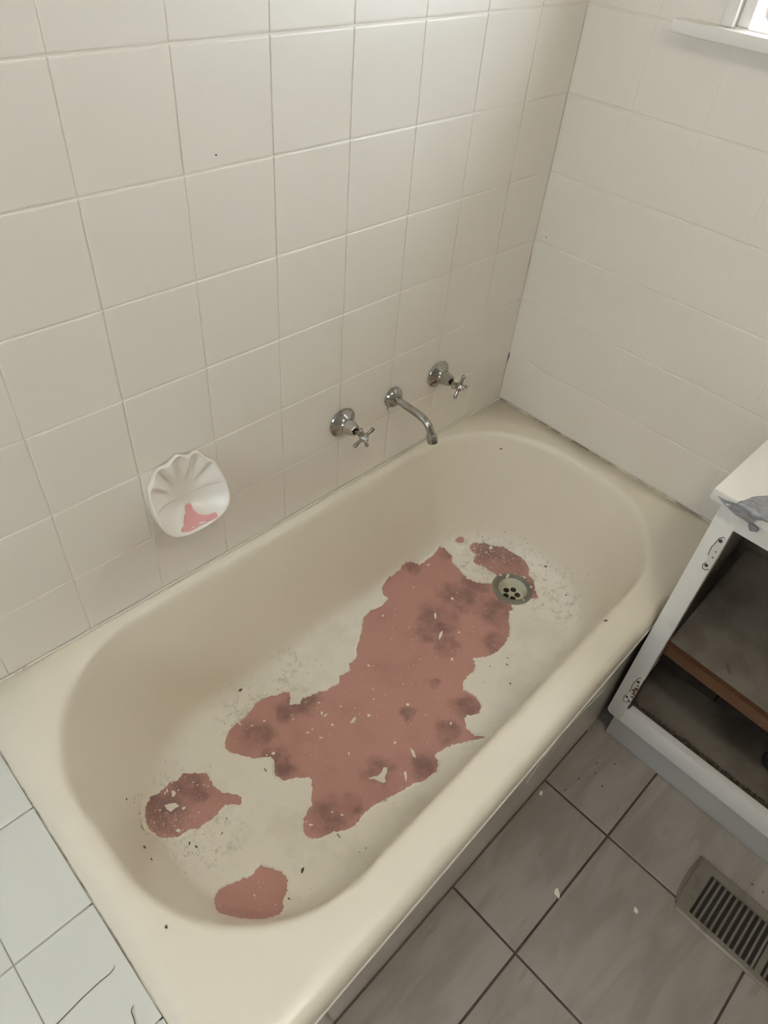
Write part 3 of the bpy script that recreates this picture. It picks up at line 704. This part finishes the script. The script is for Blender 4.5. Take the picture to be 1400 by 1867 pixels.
# ==== SURFACE DETAIL ------------------------------------------------ pink patches, flakes, crumbs
PATCH = {
'main': [(-0.3021,-0.1085),(-0.2894,-0.1191),(-0.2865,-0.1434),(-0.3024,-0.1582),(-0.3046,-0.1848),(-0.3106,-0.2224),(-0.2979,-0.251),(-0.2671,-0.2797),(-0.249,-0.2843),(-0.246,-0.305),(-0.255,-0.335),(-0.272,-0.352),(-0.2876,-0.3602),(-0.2992,-0.3729),(-0.3069,-0.3681),(-0.3287,-0.383),(-0.3491,-0.4032),(-0.3727,-0.4196),(-0.4026,-0.4293),(-0.4352,-0.4312),(-0.468,-0.4233),(-0.4949,-0.4028),(-0.5076,-0.4219),(-0.5229,-0.4293),(-0.5472,-0.4281),(-0.5689,-0.4331),(-0.582,-0.4458),(-0.5783,-0.4615),(-0.5747,-0.485),(-0.5865,-0.506),(-0.605,-0.5137),(-0.6213,-0.5047),(-0.6304,-0.4962),(-0.645,-0.5055),(-0.654,-0.5197),(-0.656,-0.5342),(-0.645,-0.562),(-0.651,-0.567),(-0.6631,-0.5526),(-0.6877,-0.536),(-0.7087,-0.5257),(-0.7239,-0.5201),(-0.7474,-0.5158),(-0.7564,-0.5144),(-0.7606,-0.5279),(-0.7809,-0.5432),(-0.7982,-0.5403),(-0.8172,-0.5392),(-0.8391,-0.5285),(-0.8709,-0.5214),(-0.908,-0.5106),(-0.9373,-0.5035),(-0.9667,-0.5047),(-0.9809,-0.5089),(-0.9943,-0.5085),(-1.0115,-0.5012),(-1.0325,-0.4871),(-1.0492,-0.4835),(-1.0607,-0.4779),(-1.0756,-0.461),(-1.0738,-0.4511),(-1.0637,-0.4368),(-1.0522,-0.4268),(-1.0375,-0.4229),(-1.0235,-0.4181),(-1.0196,-0.4075),(-1.0035,-0.3934),(-0.9918,-0.3783),(-0.9936,-0.3701),(-1.0128,-0.3521),(-1.0271,-0.3448),(-1.0361,-0.3394),(-1.0382,-0.3294),(-1.0418,-0.317),(-1.0328,-0.3045),(-1.024,-0.2897),(-1.0232,-0.2778),(-1.0356,-0.2699),(-1.0478,-0.2641),(-1.056,-0.253),(-1.0692,-0.2353),(-1.0816,-0.2141),(-1.0845,-0.1999),(-1.0768,-0.1875),(-1.0566,-0.1718),(-1.0397,-0.1667),(-1.0133,-0.1674),(-0.9906,-0.1645),(-0.9731,-0.1549),(-0.9526,-0.1558),(-0.9348,-0.1605),(-0.9208,-0.1702),(-0.9039,-0.1719),(-0.8939,-0.1824),(-0.902,-0.1948),(-0.9141,-0.2077),(-0.9051,-0.2146),(-0.8949,-0.2201),(-0.8813,-0.2125),(-0.8651,-0.2201),(-0.8424,-0.2245),(-0.8314,-0.234),(-0.8193,-0.2334),(-0.7902,-0.2396),(-0.7805,-0.2247),(-0.7471,-0.2298),(-0.741,-0.2153),(-0.7148,-0.2136),(-0.6901,-0.1906),(-0.6564,-0.1697),(-0.6215,-0.1399),(-0.593,-0.1337),(-0.5614,-0.1411),(-0.5292,-0.1362),(-0.5345,-0.1164),(-0.5242,-0.1044),(-0.5008,-0.0998),(-0.4514,-0.0988),(-0.4322,-0.095),(-0.4097,-0.0986),(-0.3912,-0.1075),(-0.388,-0.1135),(-0.3607,-0.112),(-0.3251,-0.1107),(-0.3061,-0.1084)],
'cres': [(-0.2243,-0.1527),(-0.2128,-0.1563),(-0.2026,-0.1663),(-0.1887,-0.1789),(-0.1795,-0.1922),(-0.1704,-0.205),(-0.161,-0.2172),(-0.1548,-0.2329),(-0.1502,-0.2499),(-0.1449,-0.2696),(-0.1448,-0.29),(-0.1497,-0.3084),(-0.1585,-0.3186),(-0.1692,-0.3269),(-0.174,-0.3424),(-0.184,-0.358),(-0.1975,-0.3704),(-0.2042,-0.3828),(-0.2138,-0.3948),(-0.2242,-0.3854),(-0.2388,-0.3746),(-0.2458,-0.3652),(-0.240,-0.345),(-0.222,-0.310),(-0.2391,-0.2753),(-0.2355,-0.2641),(-0.2414,-0.2407),(-0.2417,-0.2287),(-0.2493,-0.2107),(-0.2561,-0.198),(-0.2463,-0.1893),(-0.2276,-0.1831),(-0.2312,-0.1757),(-0.2306,-0.1587)],
'dot': [(-0.2526,-0.1193),(-0.245,-0.1225),(-0.235,-0.1288),(-0.2312,-0.1348),(-0.2346,-0.1372),(-0.2432,-0.1349),(-0.2522,-0.1278),(-0.2564,-0.1221)],
'left': [(-1.2618,-0.2099),(-1.2282,-0.1976),(-1.2152,-0.1928),(-1.197,-0.1968),(-1.1821,-0.1889),(-1.1624,-0.2032),(-1.1449,-0.2201),(-1.147,-0.2319),(-1.1499,-0.2529),(-1.1442,-0.278),(-1.1273,-0.2951),(-1.1223,-0.3109),(-1.1265,-0.3183),(-1.1345,-0.3214),(-1.1442,-0.3108),(-1.1547,-0.3013),(-1.1734,-0.3038),(-1.1901,-0.3078),(-1.2073,-0.3048),(-1.2218,-0.306),(-1.2382,-0.2943),(-1.2588,-0.2949),(-1.2751,-0.2906),(-1.29,-0.2885),(-1.2994,-0.279),(-1.3008,-0.265),(-1.2929,-0.246),(-1.2765,-0.2225)],
'bot': [(-1.1729,-0.4429),(-1.1625,-0.4588),(-1.1522,-0.4782),(-1.1503,-0.4972),(-1.1642,-0.5126),(-1.1804,-0.5213),(-1.19,-0.535),(-1.205,-0.545),(-1.23,-0.545),(-1.26,-0.54),(-1.285,-0.52),(-1.295,-0.50),(-1.29,-0.475),(-1.2799,-0.4514),(-1.2682,-0.4331),(-1.2532,-0.4283),(-1.2349,-0.4314),(-1.2182,-0.4376),(-1.2015,-0.4444),(-1.187,-0.4433)]}
PLAB = {'main': 'largest pink patch of exposed enamel along the bath floor', 'cres': 'crescent-shaped pink patch curving round the waste', 'dot': 'tiny dark dot of exposed enamel', 'left': 'speckled pink patch at the foot of the sloping end', 'bot': 'rounded pink patch near the front left corner'}
def jag(poly, step=.004, amp=.0009):
    out = []
    for i in range(len(poly)):
        a, b = Vector(poly[i]), Vector(poly[(i+1) % len(poly)]); n = max(1, int((b-a).length/step))
        for k in range(n):
            p = a.lerp(b, k/n); out.append((p.x+random.gauss(0, amp), p.y+random.gauss(0, amp)))
    return out
def tub_fn(off):
    def g(x, y):
        p, n_ = on_tub(x, y); return p+n_*off
    return g
JP = {}
for k, poly in PATCH.items():
    jp = jag(poly); JP[k] = jp
    o = sheet('enamel_patch', jp, tub_fn(.0007), M_pink, .008, (DR.xy, .050)); under(bath, o); o['label'] = PLAB[k]
    # curled broken edge of the paint layer round the patch
    n = len(jp); area2 = sum(jp[i][0]*jp[(i+1) % n][1]-jp[(i+1) % n][0]*jp[i][1] for i in range(n)); sg = 1 if area2 > 0 else -1
    v, f = [], []
    for i in range(n):
        a, b = Vector(jp[i-1]), Vector(jp[(i+1) % n]); t = (b-a).normalized(); nn = Vector((t.y, -t.x))*sg; c = Vector(jp[i])
        for (w_, h_) in ((-.0003, .0005), (-.0001, .0019+random.uniform(-.0004, .0006)), (.0016, .0013), (.0050, .0)):
            q = c+nn*w_; p, m_ = on_tub(q.x, q.y); v.append(p+m_*h_)
    for i in range(n):
        if (Vector(jp[i])-DR.xy).length < .060: continue
        for k2 in range(3): f.append((4*i+k2, 4*i+k2+1, 4*((i+1) % n)+k2+1, 4*((i+1) % n)+k2))
    o = mesh('paint_edge', v, f, M_tub, smooth=True); under(bath, o)
# pink in the soap dish
DP = [(-0.9916,-0.0133,0.6386),(-0.9868,-0.0118,0.6401),(-0.9803,-0.0131,0.6393),(-0.9798,-0.0159,0.6366),(-0.9813,-0.0228,0.6316),(-0.9797,-0.0295,0.6279),(-0.9768,-0.0357,0.6252),(-0.9712,-0.0411,0.6236),(-0.9632,-0.0458,0.6232),(-0.9553,-0.0483,0.6246),(-0.9509,-0.0503,0.6256),(-0.9513,-0.0546,0.6235),(-0.9528,-0.0591,0.6211),(-0.9622,-0.0574,0.619),(-0.9744,-0.0559,0.6178),(-0.9882,-0.0545,0.6178),(-1.002,-0.0558,0.6177),(-1.0112,-0.0563,0.6185),(-1.0189,-0.0547,0.6208),(-1.0257,-0.0535,0.6236),(-1.0238,-0.0493,0.6246),(-1.016,-0.044,0.6243),(-1.0108,-0.0402,0.6246),(-1.0105,-0.0367,0.6262),(-1.0027,-0.0273,0.6296),(-0.9972,-0.0228,0.6316),(-0.9927,-0.0155,0.6366)]
DD = Vector((.22, .50, -.84)).normalized(); E1 = DD.cross(Vector((0, 0, 1))).normalized(); E2 = DD.cross(E1)
DC = Vector((DXc, -.03, .63))
def dish_fn(a, b):
    s_ = DC+E1*a+E2*b-DD*.2; h = DBV.ray_cast(s_, DD)
    return (h[0]-DD*.0009) if h[0] else DC+E1*a+E2*b
o = sheet('glaze_patch', jag([((Vector(p)-DC).dot(E1), (Vector(p)-DC).dot(E2)) for p in DP], .002, .0002), dish_fn, M_pinkdish, .004); under(dish, o); o['label'] = 'pink glaze showing where the white paint has flaked off'
for (a, b, sz_, an) in ((.0, .0, .0042, .3), (.006, .0, .003, .5), (-.016, .006, .0022, .2)):
    h = dish_fn((Vector((-.984, -.052, .62))-DC).dot(E1)+a, (Vector((-.984, -.052, .62))-DC).dot(E2)+b)
    v = [h-DD*.0008+E1*math.cos(t+an)*sz_*random.uniform(.7, 1.3)+E2*math.sin(t)*sz_*.45 for t in (0, 1.1, 2.2, 3.1, 4.2, 5.2)]
    o = mesh('paint_flake', v, [tuple(range(6))], M_flake); under(dish, o)

def flake(x, y, L, Wd, ang, curl=.25, m=None, lift=.0010, z=None, th=.0005, name='paint_flake'):
    n = random.choice((6, 7, 8)); pts = []
    for k in range(n):
        a = 2*math.pi*k/n+random.uniform(-.25, .25); r = random.uniform(.55, 1.25)
        pts.append((math.cos(a)*L/2*r, math.sin(a)*Wd/2*r))
    if z is None: p, nn = on_tub(x, y)
    else: p, nn = Vector((x, y, z)), Vector((0, 0, 1))
    e1 = Vector((math.cos(ang), math.sin(ang), 0)); e1 = (e1-nn*e1.dot(nn)).normalized(); e2 = nn.cross(e1)
    tilt = random.uniform(-.06, .06)
    v = []
    for dz in (0, th):
        for (a, b) in pts: v.append(p+e1*a+e2*b+nn*(lift+dz+curl*a*a/L+abs(tilt)*L/2+tilt*b))
    cb = p+nn*(lift+abs(tilt)*L/2); v += [cb, cb+nn*th]
    f = [(2*n, k, (k+1) % n) for k in range(n)]+[(2*n+1, n+k, n+(k+1) % n) for k in range(n)]+[(k, (k+1) % n, n+(k+1) % n, n+k) for k in range(n)]
    o = mesh(name, v, f, m or M_flake)
    b = Vector(p); o.data.transform(Matrix.Translation(-b)); o.location = b
    return o
CH_MAIN = [(-0.3944,-0.2419,.014,.009),(-0.4615,-0.327,.007,.005),(-0.537,-0.37,.010,.008),(-0.7053,-0.2496,.009,.006),(-0.758,-0.5318,.014,.005),(-0.5766,-0.165,.011,.004),(-0.3642,-0.1247,.012,.007),(-0.6717,-0.4865,.009,.005),(-0.7998,-0.4339,.008,.006),(-0.7964,-0.3466,.010,.004),(-0.7097,-0.3859,.008,.007),(-0.875,-0.3098,.008,.005),(-0.6046,-0.5472,.013,.004),(-0.8737,-0.2723,.010,.006),(-0.8719,-0.2811,.012,.004),(-0.8614,-0.2469,.006,.005),(-0.9148,-0.3163,.010,.005),(-0.915,-0.2886,.005,.005),(-0.9288,-0.2878,.009,.003),(-0.9826,-0.2022,.009,.005),(-1.0271,-0.1724,.011,.005),(-1.0107,-0.1939,.008,.003),(-0.9319,-0.2411,.008,.003),(-1.015,-0.2767,.008,.008),(-1.0524,-0.4487,.010,.004),(-0.9933,-0.4751,.007,.004),(-0.798,-0.348,.008,.004),(-0.8299,-0.2873,.007,.003),(-0.893,-0.3851,.010,.003),(-1.028,-0.2709,.005,.004)]
for (x, y, L, w_) in CH_MAIN:
    tag(flake(x, y, L, w_, random.uniform(0, 3.1)), 'small white paint flake lying on the largest pink patch', 'paint flake', 'small flakes on the largest pink patch')
CH_LEFT = [(-1.253,-0.2855,.014,.009),(-1.2281,-0.2053,.010,.005),(-1.2346,-0.2078,.008,.004),(-1.2215,-0.2517,.009,.006),(-1.27,-.262,.006,.004),(-1.262,-.235,.006,.004),(-1.285,-.258,.007,.004)]
for (x, y, L, w_) in CH_LEFT:
    tag(flake(x, y, L, w_, random.uniform(0, 3.1)), 'small white paint flake lying on the speckled left-end pink patch', 'paint flake', 'small flakes on the left-end pink patch')
CH_DR = [(-0.1772,-0.2422,.008,.005),(-0.219,-0.1681,.008,.004),(-0.2326,-0.1683,.007,.004),(-0.2002,-0.1981,.007,.005),(-0.13,-0.2881,.010,.004),(-0.1845,-0.3245,.008,.005),(-0.1981,-0.3581,.008,.005),(-0.2496,-0.3725,.009,.004),(-0.16,-0.262,.006,.004),(-0.208,-0.182,.006,.004)]
for (x, y, L, w_) in CH_DR:
    tag(flake(x, y, L, w_, random.uniform(0, 3.1), lift=.004 if (Vector((x, y))-DR.xy).length < .065 else .001), 'small white paint flake beside the bath waste', 'paint flake', 'small flakes round the waste')
BIG = [(-0.4701,-0.2517,.024,.007,.75,'slim white paint flake on the dark stain, nearer the wall of two'), (-0.5051,-0.3031,.032,.008,.5,'long slim white paint flake on the dark stain mid-patch, nearer the front of two'),
       (-0.834,-0.333,.020,.008,.2,'stubby white paint flake alone mid-way along the largest pink patch'), (-0.7891,-0.4803,.024,.009,1.2,'upright rectangular white paint flake near the bath front'),
       (-0.8376,-0.5046,.026,.009,.9,'wavy white paint flake by the front edge of the largest patch'), (-0.6487,-0.547,.022,.007,-.3,'white paint flake on the pointed tip of the largest patch'),
       (-1.2208,-0.2152,.020,.012,.9,'rounded white paint flake at the top of the left-end patch'), (-1.2384,-0.2376,.034,.016,-.4,'biggest jagged white paint flake in the middle of the left-end patch'),
       (-1.307,-0.2714,.036,.017,.6,'large white paint flake on the outer edge of the left-end patch'), (-0.183,-0.1985,.014,.011,.4,'chunky white paint flake on the crescent pink patch'),
       (-0.1427,-0.2254,.020,.012,.3,'oval white paint flake just beyond the crescent pink patch'), (-0.2164,-0.2885,.018,.008,.2,'white paint flake on the back lip of the waste'), (-0.2297,-0.2734,.010,.008,.9,'white paint crumb on the left lip of the waste')]
for (x, y, L, w_, a, lb) in BIG:
    tag(flake(x, y, L, w_, a, lift=.0045 if (Vector((x, y))-DR.xy).length < .065 else .0012), lb, 'paint flake', 'larger paint flakes in the bath')
# the curled three-armed flake
cp, cn = on_tub(-.8795, -.4683); poly = [(-.026, -.004), (-.012, -.005), (-.004, -.010), (.006, -.016), (.012, -.012), (.010, -.003), (.016, .006), (.018, .016), (.010, .018), (.004, .008), (-.004, .002), (-.014, .001)]
o = sheet('paint_flake', poly, lambda x, y: Vector((cp.x+x*.8+y*.6, cp.y+y*.8-x*.6, cp.z+.0022+10*(x*x+y*y)*(.9 if y > 0 else .35))), M_flake, .003)
m_ = o.modifiers.new('thick', 'SOLIDIFY'); m_.thickness = .0006; tag(o, 'curled three-armed white paint flake standing up near the front of the bath', 'paint flake', 'larger paint flakes in the bath')
# crumbs
DEB = [(-1.1203,-0.5048,.013,.006),(-0.4438,-0.64,.008,.005),(-1.3763,-0.5255,.005,.004),(-0.9808,-0.1118,.010,.006),(-1.3301,-0.3315,.008,.006),(-1.2444,-0.3327,.007,.004),(-1.3087,-0.2291,.004,.004),(-1.026,-0.5029,.013,.002),(-1.0497,-0.2951,.012,.002),(-0.1283,-0.3502,.012,.006),(-0.165,-0.4448,.005,.004),(-0.4868,-0.5123,.005,.004),(-0.4482,-0.4719,.005,.004),(-0.4314,-0.4604,.005,.003),(-1.1717,-0.5275,.010,.002),(-1.1927,-0.3438,.009,.002),(-1.2513,-0.3191,.008,.004),(-1.3328,-0.362,.006,.005),(-.130,-.122,.008,.004)]
for i, (x, y, L, w_) in enumerate(DEB):
    o = flake(x, y, L, w_, random.uniform(0, 3.1), .2, M_crumb, .0008, None, .0012, 'dirt_crumb')
    if i == 0: tag(o, 'dark leaf-like crumb beside the rounded front-left pink patch', 'crumb')
    elif i == 1: tag(o, 'dark crumb on the front rim towards the cabinet', 'crumb')
    elif i == 2: tag(o, 'dark speck on the wide left corner of the bath rim', 'crumb')
    elif i == 18: tag(o, 'dark crumb on the back right curve of the bath rim', 'crumb')
    else: tag(o, 'tiny dark crumb on the cream paint inside the bath', 'crumb', 'tiny crumbs inside the bath')
def specks(name, spots, m, lo, hi, label, cat):
    v, f = [], []
    for (x, y) in spots:
        p, nn = on_tub(x, y); s_ = random.uniform(lo, hi) if random.random() < .85 else hi*1.6; a = random.uniform(0, 6.28); el = random.uniform(.35, 1)
        e1 = Vector((math.cos(a), math.sin(a), 0)); e1 = (e1-nn*e1.dot(nn)).normalized(); e2 = nn.cross(e1); i = len(v)
        b = p+nn*.0007
        v += [b+e1*s_, b+e2*s_*el, b-e1*s_*.8, b-e2*s_*el*.9, b+nn*(.0006+s_*.25)]
        f += [(i, i+1, i+4), (i+1, i+2, i+4), (i+2, i+3, i+4), (i+3, i, i+4)]
    o = mesh(name, v, f, m); tag(o, label, cat, kind='stuff'); return o
def scatter(poly, n):
    xs = [p[0] for p in poly]; ys = [p[1] for p in poly]; out = []
    while len(out) < n:
        q = (random.uniform(min(xs), max(xs)), random.uniform(min(ys), max(ys)))
        if inside(q, poly): out.append(q)
    return out
def gaus(c, s_, n): return [(random.gauss(c[0], s_[0]), random.gauss(c[1], s_[1])) for _ in range(n)]
sp_ = scatter(PATCH['main'], 230)+scatter(PATCH['bot'], 28)+scatter(PATCH['left'], 90)
sp_ += [q for q in gaus((-1.265, -.258), (.022, .025), 170) if inside(q, PATCH['left'])]
sp_ += [q for q in gaus((-.195, -.185), (.03, .03), 170) if inside(q, PATCH['cres'])]+scatter(PATCH['cres'], 40)
sp_ += [q for q in gaus((-.165, -.195), (.035, .03), 120)]+[q for q in gaus((-1.30, -.27), (.02, .03), 60)]
ok = lambda q: on_tub(*q)[0].z < .22 and (Vector(q)-DR.xy).length > .06
specks('paint_dust', [q for q in sp_ if ok(q)], M_flake, .0006, .0016, 'fine white paint crumbs scattered over the pink patches', 'paint dust')
dp_ = gaus((-1.29, -.235), (.03, .04), 90)+gaus((-1.25, -.33), (.05, .03), 50)+gaus((-.14, -.25), (.04, .07), 120)+gaus((-.15, -.42), (.04, .05), 70)+gaus((-1.0, -.15), (.07, .03), 60)+gaus((-.75, -.5), (.25, .05), 40)
specks('bath_grit', [q for q in dp_ if ok(q)], M_grit if 'M_grit' in globals() else mat('grey_grit', (.30, .27, .20), .9), .0005, .0015, 'fine grey grit over the cream bath floor', 'grit')
# on the ledge, the floor and the walls
def hair(pts, label):
    o = tube('hair_strand', pts, [.0007]*(len(pts)-1)+[.0003], M_crumb, None, 6); tag(o, label, 'hair'); return o
hair([(-1.546, -.529, RIM+.0012), (-1.534, -.528, RIM+.0012), (-1.499, -.524, RIM+.0012), (-1.476, -.523, RIM+.0014), (-1.460, -.5235, RIM+.0018), (-1.454, -.5225, RIM+.0022), (-1.4500, -.5195, RIM+.0026)], 'long dark hair lying across the white ledge tile')
hair([(-1.467, -.606, RIM+.0012), (-1.465, -.598, RIM+.0012), (-1.462, -.587, RIM+.0013), (-1.4608, -.580, RIM+.0015), (-1.4585, -.5770, RIM+.0018), (-1.455, -.5755, RIM+.0022)], 'short hooked dark hair at the bottom edge of the ledge')
tag(flake(-.739, -.865, .019, .010, .75, .2, M_flake, .0008, 0), 'white paint chip on the floor lying across a grout line', 'paint flake')
tag(flake(-.645, -.995, .012, .010, .4, .05, M_flake, .0008, 0), 'round cream paint drop in the middle of a floor tile', 'paint flake')
tag(flake(-.591, -.712, .013, .008, .2, .1, M_flake, .0008, 0), 'pale paint chip on the floor close to the bath panel', 'paint flake')
for (x, y) in ((-.455, -.771), (-.542, -.746), (-.496, -.752), (-.47, -.80), (-.43, -.76), (-.40, -.79)):
    tag(flake(x, y, .006, .004, random.uniform(0, 3), .1, M_crumb, .0005, 0, .001, 'dirt_crumb'), 'dark crumb on the floor tile in front of the kickboard corner', 'crumb', 'dark crumbs by the kickboard')
for (x, y) in ((-.412, -1.142), (-.41, -1.165)):
    tag(flake(x, y, .007, .004, random.uniform(0, 3), .1, M_crumb, .0005, 0, .001, 'dirt_crumb'), 'dark crumb on the floor between the vent and kickboard', 'crumb', 'dark crumbs by the vent')
for (c, ax, par) in (((-.854, -.0018, 1.216), (0, -1, 0), wall_back), ((-.0018, -.031, .909), (-1, 0, 0), wall_right)):
    o = lathe('nail_hole', [(0, .0013), (.0005, .0013), (.0006, .0008)], c, ax, M_crumb, None, 10); o.parent = par
o = tube('corner_crack', [(-.0030, -.0030, .592), (-.0034, -.0034, .58), (-.0030, -.0030, .562)], [.0007, .0013, .0003], M_crumb, None, 6); o.parent = wall_back
o = tube('corner_crack', [(-.0030, -.0030, .86), (-.0034, -.0034, .845), (-.0030, -.0030, .83)], [.0003, .0006, .0002], M_seal2, None, 6); o.parent = wall_back
